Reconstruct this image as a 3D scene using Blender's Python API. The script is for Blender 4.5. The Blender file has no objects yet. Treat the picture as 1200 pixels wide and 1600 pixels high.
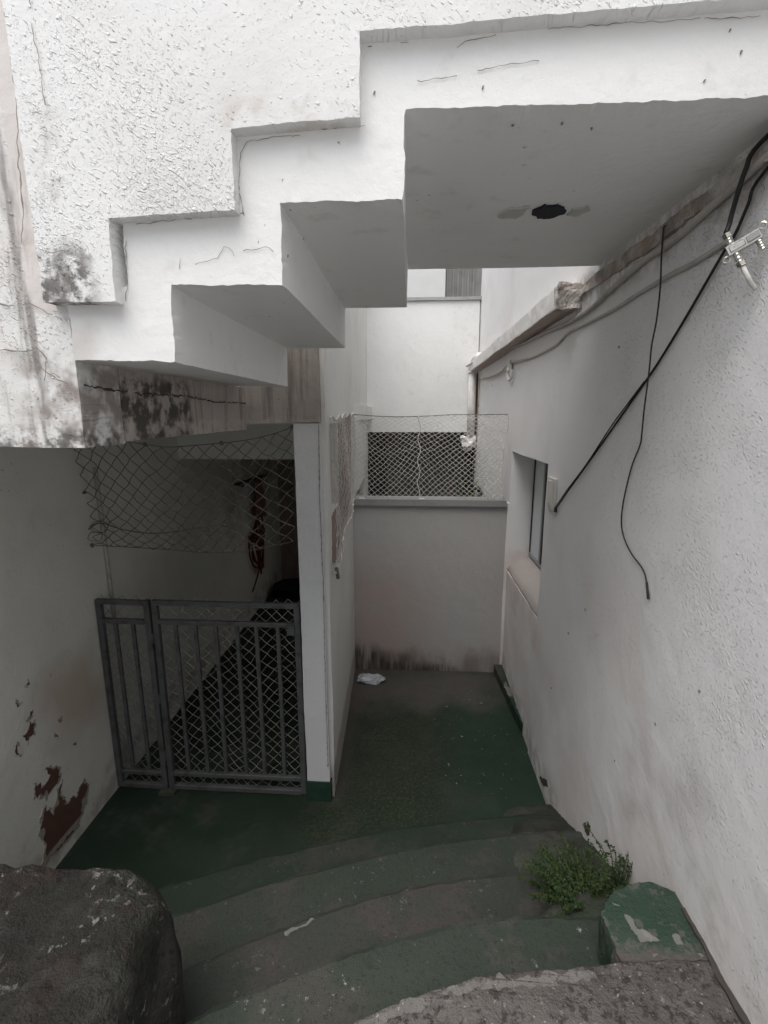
import bpy, bmesh, math, random
from mathutils import Vector, noise as mnoise, Matrix
from mathutils.geometry import tessellate_polygon
random.seed(7)
R = math.radians
scene = bpy.context.scene
col = scene.collection

# ------------------------------------------------------------------ camera, sky, sun, exposure
EYE = 2.35
cd = bpy.data.cameras.new('camera'); cam = bpy.data.objects.new('camera', cd); col.objects.link(cam)
cam.location = (0, 0, EYE); cam.rotation_euler = (R(90 - 11.6), 0, R(3.14))
cd.sensor_fit = 'VERTICAL'; cd.sensor_height = 36.0; cd.lens = 739.0 / 1600.0 * 36.0
cd.clip_start = 0.02; cd.clip_end = 500
scene.camera = cam
SUN_EL, SUN_AZ = 66.0, 205.0        # azimuth measured from +Y clockwise: behind the viewer, a little to the left
world = bpy.data.worlds.new('World'); scene.world = world; world.use_nodes = True
wt = world.node_tree; bg = wt.nodes['Background']
sky = wt.nodes.new('ShaderNodeTexSky'); sky.sky_type = 'NISHITA'; sky.sun_disc = False
sky.sun_elevation = R(SUN_EL); sky.sun_rotation = R(SUN_AZ); sky.dust_density = 4.0; sky.air_density = 1.0
hs = wt.nodes.new('ShaderNodeHueSaturation'); hs.inputs['Saturation'].default_value = 0.34
wt.links.new(sky.outputs[0], hs.inputs['Color']); wt.links.new(hs.outputs[0], bg.inputs[0]); bg.inputs[1].default_value = 0.15
sd = bpy.data.lights.new('sun', 'SUN'); sun = bpy.data.objects.new('sun', sd); col.objects.link(sun)
sd.energy = 0.6; sd.angle = R(60); sd.color = (1.0, 0.99, 0.975)
sun.rotation_euler = (R(90 - SUN_EL), 0, R(-SUN_AZ + 180))
sun.location = (0, -3, 9)
scene.view_settings.view_transform = 'Standard'; scene.view_settings.look = 'None'
scene.view_settings.gamma = 1.0; scene.view_settings.use_curve_mapping = False
scene.view_settings.exposure = 0.82
scene.cycles.use_denoising = True
scene.cycles.max_bounces = 8; scene.cycles.diffuse_bounces = 6; scene.cycles.glossy_bounces = 3; scene.cycles.transmission_bounces = 4
scene.cycles.caustics_reflective = False; scene.cycles.caustics_refractive = False

# ------------------------------------------------------------------ material helpers
class NT:
    def __init__(s, name):
        s.m = bpy.data.materials.new(name); s.m.use_nodes = True
        s.cache = {}; s.t = s.m.node_tree; s.b = s.t.nodes['Principled BSDF']
        s.pos = s.t.nodes.new('ShaderNodeNewGeometry').outputs['Position']
        sp = s.t.nodes.new('ShaderNodeSeparateXYZ'); s.t.links.new(s.pos, sp.inputs[0])
        s.x, s.y, s.z = sp.outputs
    def n(s, ty): return s.t.nodes.new(ty)
    def put(s, sock, v):
        if hasattr(v, 'node'): s.t.links.new(v, sock)
        elif isinstance(v, tuple) and len(v) == 3 and sock.type == 'RGBA': sock.default_value = (*v, 1)
        else: sock.default_value = v
    def math(s, op, a, b=0.0, c=0.0):
        n = s.n('ShaderNodeMath'); n.operation = op
        s.put(n.inputs[0], a); s.put(n.inputs[1], b); s.put(n.inputs[2], c); return n.outputs[0]
    def mul(s, a, b): return s.math('MULTIPLY', a, b)
    def add(s, a, b): return s.math('ADD', a, b)
    def mx(s, a, b): return s.math('MAXIMUM', a, b)
    def map(s, scale=(1, 1, 1), rot=(0, 0, 0), loc=(0, 0, 0), vec=None):
        n = s.n('ShaderNodeMapping'); s.put(n.inputs[0], vec or s.pos)
        n.inputs[1].default_value = loc; n.inputs[2].default_value = rot; n.inputs[3].default_value = scale
        return n.outputs[0]
    def noise(s, scale, detail=3, rough=.55, vec=None, dist=0.0):
        detail = min(detail, 3); key = (scale, detail, rough, dist)
        if vec is None and key in s.cache: return s.cache[key]
        n = s.n('ShaderNodeTexNoise'); s.put(n.inputs['Vector'], vec or s.pos)
        if vec is None: s.cache[key] = n.outputs[0]
        n.inputs['Scale'].default_value = scale; n.inputs['Detail'].default_value = detail
        n.inputs['Roughness'].default_value = rough; n.inputs['Distortion'].default_value = dist
        return n.outputs[0]
    def vor(s, scale, vec=None, feat='F1', rnd=1.0):
        n = s.n('ShaderNodeTexVoronoi'); n.feature = feat; s.put(n.inputs['Vector'], vec or s.pos)
        n.inputs['Scale'].default_value = scale; n.inputs['Randomness'].default_value = rnd
        return n.outputs['Distance']
    def ss(s, v, a, b, lo=0.0, hi=1.0):
        n = s.n('ShaderNodeMapRange'); n.interpolation_type = 'SMOOTHSTEP'
        s.put(n.inputs[0], v); n.inputs[1].default_value = min(a, b); n.inputs[2].default_value = max(a, b)
        n.inputs[3].default_value = lo if a < b else hi; n.inputs[4].default_value = hi if a < b else lo
        return n.outputs[0]
    def mix(s, f, a, b):
        n = s.n('ShaderNodeMix'); n.data_type = 'RGBA'
        s.put(n.inputs[0], f); s.put(n.inputs[6], a); s.put(n.inputs[7], b); return n.outputs[2]
    def wob(s, v, amt, scale=6, detail=4):
        return s.add(v, s.mul(s.math('SUBTRACT', s.noise(scale, detail), .5), amt))
    def box(s, soft=.05, wobble=.1, wscale=6, x=None, y=None, z=None):
        out = None
        for ax, r in ((s.x, x), (s.y, y), (s.z, z)):
            if r is None: continue
            v = s.wob(ax, wobble, wscale)
            for k, e in enumerate(r):
                if e is None: continue
                m = s.ss(v, e - soft, e + soft) if k == 0 else s.ss(v, e + soft, e - soft)
                out = m if out is None else s.mul(out, m)
        return out
    def done(s, color, rough=.85, height=None, dist=.003, strength=1.0, spec=.3):
        s.put(s.b.inputs['Base Color'], color); s.put(s.b.inputs['Roughness'], rough)
        s.b.inputs['Specular IOR Level'].default_value = spec
        if height is not None:
            b = s.n('ShaderNodeBump'); b.inputs['Distance'].default_value = dist; b.inputs['Strength'].default_value = strength
            s.put(b.inputs['Height'], height); s.t.links.new(b.outputs[0], s.b.inputs['Normal'])
        return s.m

def plaster(name, base=(.78, .78, .76), dirt=(.42, .38, .34), grime=.35, stains=(), bump=.0015, speck=.5):
    """smooth painted plaster: trowel waves, faint dirt clouds, pits, then stains = [(mask fn, colour, strength)]"""
    s = NT(name)
    c = s.mix(s.ss(s.noise(1.7, 5, .6), .45, .8, 0, grime), base, dirt)
    c = s.mix(s.ss(s.noise(9, 4, .65), .58, .8, 0, .25), c, dirt)
    c = s.mix(s.mul(s.ss(s.noise(55, 2, .5), .70, .76), s.mul(s.ss(s.noise(4, 2), .5, .66), speck)), c, (.16, .13, .11))
    for fn, colr, st in stains: c = s.mix(s.mul(fn(s), st), c, colr)
    h = s.add(s.mul(s.noise(6, 3), 1.2), s.add(s.mul(s.noise(45, 3), .35), s.mul(s.noise(220, 2), .12)))
    return s.done(c, .8, h, bump * 4, .8)

def roughcast(name, plane, base=(.78, .78, .765), stains=(), smooth=None, amt=1.0):
    """render thrown on the wall: smooth ground with short raised slanting crumbs"""
    s = NT(name)
    if plane == 'XZ': rot = (0, R(-42), 0); sc1 = (60, 1, 150); sc2 = (165, 1, 260)
    else: rot = (R(-35), 0, 0); sc1 = (1, 66, 170); sc2 = (1, 180, 280)
    v = s.map(rot=rot)
    warp = s.n('ShaderNodeVectorMath'); warp.operation = 'MULTIPLY_ADD'
    nz = s.n('ShaderNodeTexNoise'); nz.inputs['Scale'].default_value = 9; s.t.links.new(v, nz.inputs['Vector'])
    s.t.links.new(nz.outputs['Color'], warp.inputs[0]); warp.inputs[1].default_value = (.035, .035, .035); s.t.links.new(v, warp.inputs[2])
    v = warp.outputs[0]
    n1 = s.noise(1.0, 2, .5, s.map(scale=sc1, vec=v)); n2 = s.noise(1.0, 2, .5, s.map(scale=sc2, vec=v))
    dens = s.mul(s.math('SUBTRACT', s.noise(3.0, 3), .5), .42)
    f1 = s.ss(s.add(n1, dens), .60, .76); f2 = s.mul(s.ss(s.add(n2, dens), .63, .73), .5)
    lump = s.noise(20, 3)
    keep = amt if smooth is None else s.mul(s.math('SUBTRACT', 1.0, smooth(s)), amt)
    h = s.add(s.mul(s.mx(f1, f2), keep), s.add(s.mul(lump, .6), s.add(s.mul(s.noise(60, 2), .35), s.mul(s.noise(170, 2), .16))))
    c = s.mix(s.ss(s.noise(1.4, 5, .6), .48, .8, 0, .28), base, (.5, .46, .42))
    c = s.mix(s.mul(s.ss(s.noise(70, 2), .66, .76), .22), c, (.35, .32, .3))
    for fn, colr, st in stains: c = s.mix(s.mul(fn(s), st), c, colr)
    return s.done(c, .85, h, .0026, 1.0)

def streak(s, xs=14, zs=1.2, lo=.45, hi=.62):
    return s.ss(s.noise(1.0, 5, .65, s.map(scale=(xs, xs, zs))), lo, hi)

def simple(name, color, rough=.5, metal=0.0, var=.0, dark=(.05, .05, .05), vs=20, bump=0.0):
    s = NT(name); c = color
    if var: c = s.mix(s.ss(s.noise(vs, 4, .6), .45, .75, 0, var), color, dark)
    s.b.inputs['Metallic'].default_value = metal
    return s.done(c, rough, s.noise(vs * 3, 3) if bump else None, bump or .001)

# ------------------------------------------------------------------ mesh helpers
def obj(name, bm, mat, parent=None, smooth=False):
    me = bpy.data.meshes.new(name); bmesh.ops.recalc_face_normals(bm, faces=bm.faces); bm.to_mesh(me); bm.free()
    if smooth:
        for p in me.polygons: p.use_smooth = True
    o = bpy.data.objects.new(name, me); col.objects.link(o)
    for m in (mat if isinstance(mat, (list, tuple)) else [mat]): me.materials.append(m)
    if parent: o.parent = parent
    return o
def tag(o, label, cat=None, group=None, kind=None):
    if label: o['label'] = label
    if cat: o['category'] = cat
    if group: o['group'] = group
    if kind: o['kind'] = kind
    return o
def thing(name, label, cat, group=None, loc=(0, 0, 0)):
    o = bpy.data.objects.new(name, None); col.objects.link(o); o.empty_display_size = .1
    o['label'] = label; o['category'] = cat
    if group: o['group'] = group
    return o
def nz3(p, f, seed=0.0):
    return mnoise.noise_vector(Vector((p[0] * f + seed, p[1] * f - seed, p[2] * f + 3.1)))
def uneven(bm, amp=.003, seed=0.0, fine=.35):
    for v in bm.verts:
        v.co += nz3(v.co, 1.9, seed) * amp + nz3(v.co, 14, seed) * amp * fine + nz3(v.co, 45, seed) * amp * fine * .5
def lin(a, b, step):
    n = max(1, int(round((b - a) / step))); return [a + (b - a) * i / n for i in range(n + 1)]
def gbox(bm, x0, x1, y0, y1, z0, z1, step=.06):
    """a box whose faces are grids, welded"""
    X, Y, Z = lin(x0, x1, step), lin(y0, y1, step), lin(z0, z1, step)
    vs = {}
    def V(i, j, k):
        key = (i, j, k)
        if key not in vs: vs[key] = bm.verts.new((X[i], Y[j], Z[k]))
        return vs[key]
    nx, ny, nz_ = len(X) - 1, len(Y) - 1, len(Z) - 1
    for i in range(nx):
        for j in range(ny):
            for k in (0, nz_): bm.faces.new((V(i, j, k), V(i + 1, j, k), V(i + 1, j + 1, k), V(i, j + 1, k)))
        for k in range(nz_):
            for j in (0, ny): bm.faces.new((V(i, j, k), V(i + 1, j, k), V(i + 1, j, k + 1), V(i, j, k + 1)))
    for j in range(ny):
        for k in range(nz_):
            for i in (0, nx): bm.faces.new((V(i, j, k), V(i, j + 1, k), V(i, j + 1, k + 1), V(i, j, k + 1)))
def boxes(name, specs, mat, parent=None, step=.06, amp=.003, seed=0.0, skew=None, bevel=0.0):
    bm = bmesh.new()
    for sp in specs: gbox(bm, *sp, step=step)
    uneven(bm, amp, seed)
    if skew:
        for v in bm.verts: v.co = skew(v.co)
    o = obj(name, bm, mat, parent)
    if bevel:
        m = o.modifiers.new('bevel', 'BEVEL'); m.width = bevel; m.segments = 2; m.limit_method = 'ANGLE'; m.angle_limit = R(50)
    return o
def subdiv_outline(pts, step):
    out = []
    for i, a in enumerate(pts):
        b = pts[(i + 1) % len(pts)]; a = Vector(a); b = Vector(b)
        n = max(1, int((b - a).length / step))
        out += [a.lerp(b, t / n) for t in range(n)]
    return out
def extrude(name, outline, axis, a, b, mat, parent=None, step=.02, astep=.05, amp=.003, seed=0.0, fine=.5, nose=0.0):
    """a closed outline drawn in a plane and pushed along axis 'Y' (outline x,z) or 'Z' (outline x,y), edges chipped"""
    o2 = subdiv_outline(outline, step); bm = bmesh.new(); rings = []
    levels = lin(a, b, astep) if not nose else lin(a, b - nose, astep) + [b - nose * .35, b]
    for d in levels:
        dn = 0 if not nose else (nose if d == b else nose * .25 if d > b - nose * .9 else 0)   # rounded nosing
        ring = []
        for p in o2:
            co = Vector((p[0], d, p[1])) if axis == 'Y' else Vector((p[0], p[1] - dn, d))
            fk = fine if axis == 'Z' else fine * max(.12, 1 - (d - a) / .10)      # chips sit on the front arris
            dv_ = nz3(co, 1.9, seed) * amp + nz3(co, 16, seed) * amp * fk + nz3(co, 55, seed) * amp * fk
            if d == a or d == b: dv_[1 if axis == 'Y' else 2] = 0      # the flat end faces stay flat
            ring.append(bm.verts.new(co + dv_))
        rings.append(ring)
    n = len(o2)
    for r0, r1 in zip(rings, rings[1:]):
        for i in range(n): bm.faces.new((r0[i], r0[(i + 1) % n], r1[(i + 1) % n], r1[i]))
    for tri in tessellate_polygon([[Vector((v.co[0], v.co[2] if axis == 'Y' else v.co[1], 0)) for v in rings[0]]]):
        try: bm.faces.new([rings[0][i] for i in tri])
        except ValueError: pass
    for tri in tessellate_polygon([[Vector((v.co[0], v.co[2] if axis == 'Y' else v.co[1], 0)) for v in rings[-1]]]):
        try: bm.faces.new([rings[-1][i] for i in tri])
        except ValueError: pass
    return obj(name, bm, mat, parent)
def catmull(pts, n=6):
    P = [Vector(p) for p in pts]; P = [2 * P[0] - P[1]] + P + [2 * P[-1] - P[-2]]; out = []
    for i in range(1, len(P) - 2):
        for k in range(n):
            t = k / n; p0, p1, p2, p3 = P[i - 1:i + 3]
            out.append(.5 * ((2 * p1) + (p2 - p0) * t + (2 * p0 - 5 * p1 + 4 * p2 - p3) * t * t + (3 * p1 - p0 - 3 * p2 + p3) * t ** 3))
    return out + [P[-2]]
def tube(bm, pts, r, sides=8, cap=True):
    pts = [Vector(p) for p in pts]; rings = []; prev = None
    for i, p in enumerate(pts):
        d = (pts[min(i + 1, len(pts) - 1)] - pts[max(i - 1, 0)]).normalized()
        if prev is None: prev = d.orthogonal()
        u = (prev - d * prev.dot(d)); u = u.normalized() if u.length > 1e-6 else d.orthogonal().normalized(); prev = u; w = d.cross(u)
        rr = r[i] if isinstance(r, (list, tuple)) else r
        rings.append([bm.verts.new(p + (u * math.cos(2 * math.pi * k / sides) + w * math.sin(2 * math.pi * k / sides)) * rr) for k in range(sides)])
    for a, b in zip(rings, rings[1:]):
        for k in range(sides): bm.faces.new((a[k], a[(k + 1) % sides], b[(k + 1) % sides], b[k]))
    if cap: bm.faces.new(rings[0]); bm.faces.new(rings[-1])
def cable(name, pts, r, mat, parent=None, n=6, sides=8):
    bm = bmesh.new(); tube(bm, catmull(pts, n), r, sides); return obj(name, bm, mat, parent, True)
def bar(bm, a, b, w, d=None, up=Vector((0, 1, 0))):
    """rectangular bar from a to b"""
    a, b = Vector(a), Vector(b); d = d or w; t = (b - a).normalized(); s = t.cross(up).normalized(); u = s.cross(t)
    vs = [bm.verts.new(p + s * sx * w / 2 + u * sy * d / 2) for p in (a, b) for sx, sy in ((-1, -1), (1, -1), (1, 1), (-1, 1))]
    for q in ((0, 1, 2, 3), (7, 6, 5, 4), (0, 4, 5, 1), (1, 5, 6, 2), (2, 6, 7, 3), (3, 7, 4, 0)): bm.faces.new([vs[i] for i in q])
def ribbon(name, pts, w, mat, parent, place, jit=.0025, thick=.0008, gaps=True):
    """a hairline crack: a thin jagged strip lying on a surface; place(u,v,h) -> 3D"""
    P = []
    for a, b in zip(pts, pts[1:]):
        a, b = Vector(a), Vector(b); n = max(1, int((b - a).length / .008))
        P += [a.lerp(b, k / n) for k in range(n)]
    P.append(Vector(pts[-1])); bm = bmesh.new(); prev = None
    for i, p in enumerate(P):
        d = (P[min(i + 1, len(P) - 1)] - P[max(i - 1, 0)]).normalized(); nrm = Vector((-d[1], d[0]))
        j = mnoise.noise(Vector((p[0] * 70, p[1] * 70, 1.7))) * jit
        ww = w * (.45 + .9 * abs(mnoise.noise(Vector((p[0] * 25, p[1] * 25, 5)))) * 1.6)
        c = p + nrm * j
        cur = [bm.verts.new(place(*(c + nrm * ww * q), thick)) for q in (-.5, .5)]
        if prev: bm.faces.new((prev[0], prev[1], cur[1], cur[0]))
        prev = cur if mnoise.noise(Vector((p[0] * 17, p[1] * 17, 8))) > -.28 or not gaps else None
    return obj(name, bm, mat, parent)
def blot(name, pts, mat, parent, place, jit=.012, step=.01, thick=.0012, depth=.004):
    """a flaked or painted patch with a ragged outline: a thin scab on a surface"""
    o2 = subdiv_outline([(p[0], p[1]) for p in pts], step); bm = bmesh.new(); top = []; low = []; flat = []
    cx = sum(p[0] for p in o2) / len(o2); cy = sum(p[1] for p in o2) / len(o2)
    for p in o2:
        q = Vector(p) + Vector((mnoise.noise(Vector((p[0] * 30, p[1] * 30, 2))), mnoise.noise(Vector((p[0] * 30, p[1] * 30, 9))))) * jit \
            + Vector((mnoise.noise(Vector((p[0] * 110, p[1] * 110, 2))), mnoise.noise(Vector((p[0] * 110, p[1] * 110, 9))))) * jit * .4
        flat.append(q); top.append(bm.verts.new(place(q[0], q[1], thick))); low.append(bm.verts.new(place(q[0], q[1], -depth)))
    n = len(top)
    for i in range(n): bm.faces.new((top[i], top[(i + 1) % n], low[(i + 1) % n], low[i]))
    for tri in tessellate_polygon([[Vector((q[0], q[1], 0)) for q in flat]]):
        try: bm.faces.new([top[i] for i in tri])
        except ValueError: pass
    return obj(name, bm, mat, parent)
def net(bm, fn, nu, nv, r=.0012, wob=.006, seed=0, skip=0.0):
    """knotted diamond mesh over fn(u,v), u,v in 0..1"""
    rnd = random.Random(seed); P = {}
    for i in range(nu * 2 + 1):
        for j in range(nv * 2 + 1):
            if (i + j) % 2 == 0:
                p = Vector(fn(i / (2 * nu), j / (2 * nv)))
                P[i, j] = p + Vector((rnd.uniform(-1, 1), rnd.uniform(-.4, .4), rnd.uniform(-1, 1))) * wob
    for (i, j), p in P.items():
        for di in (-1, 1):
            q = P.get((i + di, j + 1))
            if q is not None and rnd.random() > skip:
                m = (p + q) / 2 + Vector((rnd.uniform(-1, 1), rnd.uniform(-.5, .5), rnd.uniform(-1.4, .4))) * wob * .5
                tube(bm, [p, m, q], r, 3, False)
    return P

# ------------------------------------------------------------------ materials
def floor_paint(name, moss=True):
    s = NT(name)
    g = s.mix(s.ss(s.noise(1.3, 4), .35, .7), (.013, .026, .016), (.022, .036, .024))
    worn = s.ss(s.add(s.noise(2.2, 6, .62), s.mul(s.noise(25, 3), .25)), .60, .80)
    c = s.mix(s.mul(worn, .75), g, (.060, .060, .052))
    g2_ = s.box(.15, .3, 3, x=(.22, None), y=(2.2, 3.7)); c = s.mix(s.mul(g2_, .7), c, (.018, .040, .025))
    # dark moss carpet on the left half of the passageway, grey mud against the parapet
    mreg = s.box(.22, .6, 2.5, x=(-.6, .28), y=(2.2, 3.75))
    msp = s.ss(s.noise(26, 3, .75), .42, .58)
    c = s.mix(s.mul(mreg, s.add(.45, s.mul(msp, .5))), c, (.016, .026, .012))
    c = s.mix(s.mul(mreg, s.mul(s.ss(s.noise(60, 3, .7), .48, .62), .75)), c, (.060, .062, .040))
    mud = s.box(.14, .6, 4, x=(-.6, .75), y=(3.50, 4.1))
    c = s.mix(s.mul(mud, .85), c, (.080, .072, .064))
    mud2 = s.box(.06, .25, 4, x=(-.6, -.38), y=(2.5, 4.1))
    c = s.mix(s.mul(mud2, .6), c, (.07, .06, .055))
    chips = s.mul(s.ss(s.noise(30, 4, .6), .67, .71), s.box(.12, .3, 5, x=(.25, .8), y=(2.6, 3.8)))
    c = s.mix(chips, c, (.32, .33, .30))
    c = s.mix(s.mul(s.ss(s.noise(90, 2), .70, .75), .5), c, (.13, .13, .115))
    h = s.add(s.mul(s.noise(8, 4), 1), s.add(s.mul(s.noise(60, 3), .4), s.mul(s.mul(mreg, msp), .6)))
    return s.done(c, s.ss(s.noise(3, 4), .3, .7, .42, .75), h, .004, .8)
def step_paint(name, g1, g2, grey, lo, speck):
    s = NT(name)
    g = s.mix(s.ss(s.noise(2.0, 3), .35, .7), g1, g2)
    worn = s.ss(s.add(s.noise(3.2, 3, .65), s.mul(s.noise(24, 3), .28)), lo, lo + .12)
    c = s.mix(s.mul(worn, .85), g, grey)
    c = s.mix(s.mul(s.ss(s.noise(46, 3, .65), .62, .68), s.mul(s.ss(s.noise(5, 2), .50, .58), speck)), c, (.30, .31, .27))
    c = s.mix(s.mul(s.ss(s.noise(80, 3), .56, .68), .6), c, (.02, .022, .016))
    c = s.mix(s.mul(s.ss(s.noise(13, 3), .60, .68), .5), c, (.026, .032, .02))
    h = s.add(s.noise(10, 3), s.add(s.mul(s.noise(60, 3, .7), .8), s.mul(s.noise(240, 2), .25)))
    return s.done(c, .75, h, .005, .9)
def concrete(name, base=(.20, .18, .165), moss=0.0, red=0.0):
    s = NT(name)
    c = s.mix(s.ss(s.noise(3, 6, .65), .35, .68), base, tuple(k * .42 for k in base))
    c = s.mix(s.mul(s.ss(s.noise(60, 4, .65), .56, .66), .7), c, tuple(k * .32 for k in base))
    c = s.mix(s.ss(s.noise(85, 3, .6), .67, .74), c, (.36, .35, .33))
    if moss: c = s.mix(s.mul(s.ss(s.noise(2.4, 4), .5, .62), moss), c, (.035, .055, .03))
    if red: c = s.mix(s.mul(s.ss(s.noise(4, 4), .52, .64), red), c, (.075, .048, .042))
    h = s.add(s.mul(s.noise(14, 5, .65), 1), s.add(s.mul(s.noise(70, 4, .7), .9), s.mul(s.noise(300, 2), .25)))
    return s.done(c, .9, h, .008, 1.0)

M = {}
STAIN_D, STAIN_B, MOLD = (.24, .20, .175), (.33, .255, .215), (.055, .05, .042)
M['stair'] = plaster('painted_stair_plaster', (.85, .85, .835), grime=.12, speck=.8, stains=[
    (lambda s: s.box(.03, .06, 10, x=(-1.2, -.80), z=(2.3, 2.56)), (.45, .40, .36), .5)])
M['soffit_dirt'] = M['stair']
M['parapet'] = roughcast('roughcast_stair_parapet', 'XZ', (.80, .80, .79), stains=[
    (lambda s: s.mul(s.box(.035, .10, 9, x=(-.92, -.76), z=(2.5, 2.73)), s.ss(s.noise(26, 5, .7), .36, .58)), (.13, .12, .115), .95),
    (lambda s: s.mul(s.box(.04, .08, 8, x=(-.87, -.80), z=(2.6, 3.1)), s.ss(s.noise(14, 5, .7), .45, .65)), (.30, .28, .26), .45),
    (lambda s: s.mul(s.box(.03, .03, 8, x=(-.42, -.1), z=(2.96, 3.03)), s.ss(s.noise(14, 4), .42, .62)), (.5, .44, .38), .5)])
M['left_upper'] = roughcast('roughcast_house_front', 'XZ', (.74, .735, .715), smooth=lambda s: s.box(.006, .012, 12, x=(-.965, -.90), z=(2.60, None)), stains=[
    (lambda s: s.box(.006, .014, 12, x=(-.965, -.895), z=(2.60, None)), (.64, .59, .565), .7),
    (lambda s: s.mul(s.box(.02, .04, 9, x=(-1.06, -.94)), streak(s, 18, 2.0, .5, .66)), (.22, .20, .19), .8),
    (lambda s: s.mul(s.box(.05, .12, 6, x=(-1.02, None), z=(None, 2.50)), s.ss(s.noise(9, 5, .7), .38, .62)), STAIN_D, .85),
    (lambda s: s.mul(s.box(.02, .08, 9, z=(None, 2.315)), s.ss(s.noise(18, 5, .7), .38, .6)), (.09, .08, .07), .85),
    (lambda s: s.ss(s.noise(3.5, 5, .6), .5, .72), (.50, .42, .36), .35)])
M['beam'] = plaster('water_stained_beam', (.43, .385, .35), (.21, .185, .165), grime=.9, bump=.002, speck=1, stains=[
    (lambda s: streak(s, 22, 1.5, .46, .70), (.15, .128, .112), .7),
    (lambda s: s.mul(s.box(.03, .06, 9, y=(1.1, 1.85), z=(2.2, 2.47)), s.ss(s.noise(13, 5, .7), .40, .58)), MOLD, .92),
    (lambda s: s.mul(s.box(.012, .05, 12, z=(None, 2.325)), s.ss(s.noise(20, 5), .4, .6)), (.50, .47, .43), .6)])
M['ceiling'] = plaster('undercroft_ceiling_paint', (.76, .755, .72), grime=.3)
M['left_wall'] = plaster('undercroft_wall_paint', (.78, .775, .72), (.50, .45, .39), grime=.3, speck=.8, stains=[
    (lambda s: s.box(.14, .35, 3, y=(2.05, 2.5), z=(.55, 1.05)), (.48, .35, .24), .6),
    (lambda s: s.mul(s.box(.1, .2, 5, z=(None, .25)), s.ss(s.noise(8, 4), .4, .65)), (.30, .27, .22), .5),
    (lambda s: s.mul(s.box(.15, .3, 4, y=(4.6, 6.2), z=(1.2, 2.0)), s.ss(s.noise(4, 4), .35, .6)), (.34, .22, .17), .55)])
M['right_wall'] = roughcast('roughcast_house_side', 'YZ', (.80, .79, .785), amt=1.1,
    smooth=lambda s: s.ss(s.y, 1.9, 3.6, 0, .8), stains=[
    (lambda s: s.mul(s.ss(s.wob(s.z, .5, 2.2), 1.5, .55), s.ss(s.noise(2.2, 5, .6), .3, .65)), (.58, .51, .48), .5),
    (lambda s: s.mul(s.box(.09, .2, 5, y=(1.2, 1.75), z=(.75, 1.35)), s.ss(s.noise(5, 3), .35, .7)), (.42, .37, .35), .4),
    (lambda s: s.mul(s.box(.05, .12, 7, y=(3.0, 4.1), z=(.75, 1.18)), s.ss(s.noise(4, 3), .3, .75)), (.58, .47, .42), .5),
    (lambda s: s.mul(s.box(.03, .10, 9, y=(.7, 1.25), z=(None, 1.05)), s.ss(s.noise(12, 4), .42, .7)), (.42, .42, .35), .45),
    (lambda s: s.mul(s.box(.03, .06, 8, y=(1.0, 2.7), z=(2.86, 3.03)), s.ss(s.noise(11, 5, .7), .36, .6)), (.34, .30, .27), .6),
    (lambda s: s.box(.09, .2, 5, y=(1.6, 2.3), z=(1.25, 1.75)), (.68, .62, .58), .35),
    (lambda s: s.mul(s.ss(s.z, .3, .08), s.ss(s.noise(12, 4), .4, .6)), (.30, .27, .24), .5)])
M['divider'] = plaster('dividing_wall_paint', (.70, .69, .66), (.45, .40, .36), grime=.3, stains=[
    (lambda s: s.box(.05, .12, 6, z=(None, .22)), (.25, .21, .18), .6)])
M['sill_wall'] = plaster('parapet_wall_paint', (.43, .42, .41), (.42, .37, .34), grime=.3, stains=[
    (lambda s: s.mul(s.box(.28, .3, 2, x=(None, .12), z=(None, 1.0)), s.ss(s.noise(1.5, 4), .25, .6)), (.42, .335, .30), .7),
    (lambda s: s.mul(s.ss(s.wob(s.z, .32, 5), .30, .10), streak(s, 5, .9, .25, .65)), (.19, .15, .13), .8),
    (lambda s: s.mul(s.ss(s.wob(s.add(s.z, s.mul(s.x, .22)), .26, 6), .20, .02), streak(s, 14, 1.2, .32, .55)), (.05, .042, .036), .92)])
M['post'] = plaster('post_paint', (.66, .665, .67), (.45, .42, .39), grime=.25, speck=1.0)
M['back_wall'] = plaster('light_well_paint', (.80, .80, .785), grime=.10, stains=[
    (lambda s: s.mul(s.box(.06, .15, 6, x=(.5, .8), z=(3.1, 3.72)), s.ss(s.noise(15, 4), .45, .75)), (.6, .58, .55), .35)])
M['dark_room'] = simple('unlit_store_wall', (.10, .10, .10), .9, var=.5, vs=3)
M['far_wall'] = plaster('far_house_paint', (.60, .60, .585), grime=.2)
M['floor'] = floor_paint('worn_green_floor_paint')
STEPM = {1: step_paint('worn_green_top_step', (.030, .043, .031), (.043, .052, .041), (.056, .055, .048), .66, .9),
         2: step_paint('grey_green_worn_step', (.033, .040, .032), (.046, .047, .041), (.056, .050, .046), .58, .25),
         3: step_paint('pale_green_worn_step', (.031, .042, .031), (.043, .051, .040), (.055, .053, .047), .64, .3),
         4: step_paint('deep_green_bottom_step', (.019, .032, .022), (.026, .039, .028), (.044, .044, .038), .66, .15)}
ln = NT('weathered_landing_concrete')
lc = ln.mix(ln.ss(ln.noise(4, 3, .6), .35, .68), (.122, .111, .103), (.072, .063, .058))
lc = ln.mix(ln.mul(ln.ss(ln.noise(38, 3, .7), .50, .62), .75), lc, (.030, .025, .022))
lc = ln.mix(ln.mul(ln.ss(ln.noise(55, 3, .65), .60, .70), .8), lc, (.20, .19, .178))
lc = ln.mix(ln.mul(ln.ss(ln.noise(95, 2), .68, .73), .8), lc, (.34, .33, .31))
M['landing'] = ln.done(lc, .9, ln.add(ln.mul(ln.noise(38, 3, .7), 1.2), ln.add(ln.noise(12, 2), ln.mul(ln.noise(130, 3), .4))), .014, 1.0)
pr = NT('weathered_pier_concrete')
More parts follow.
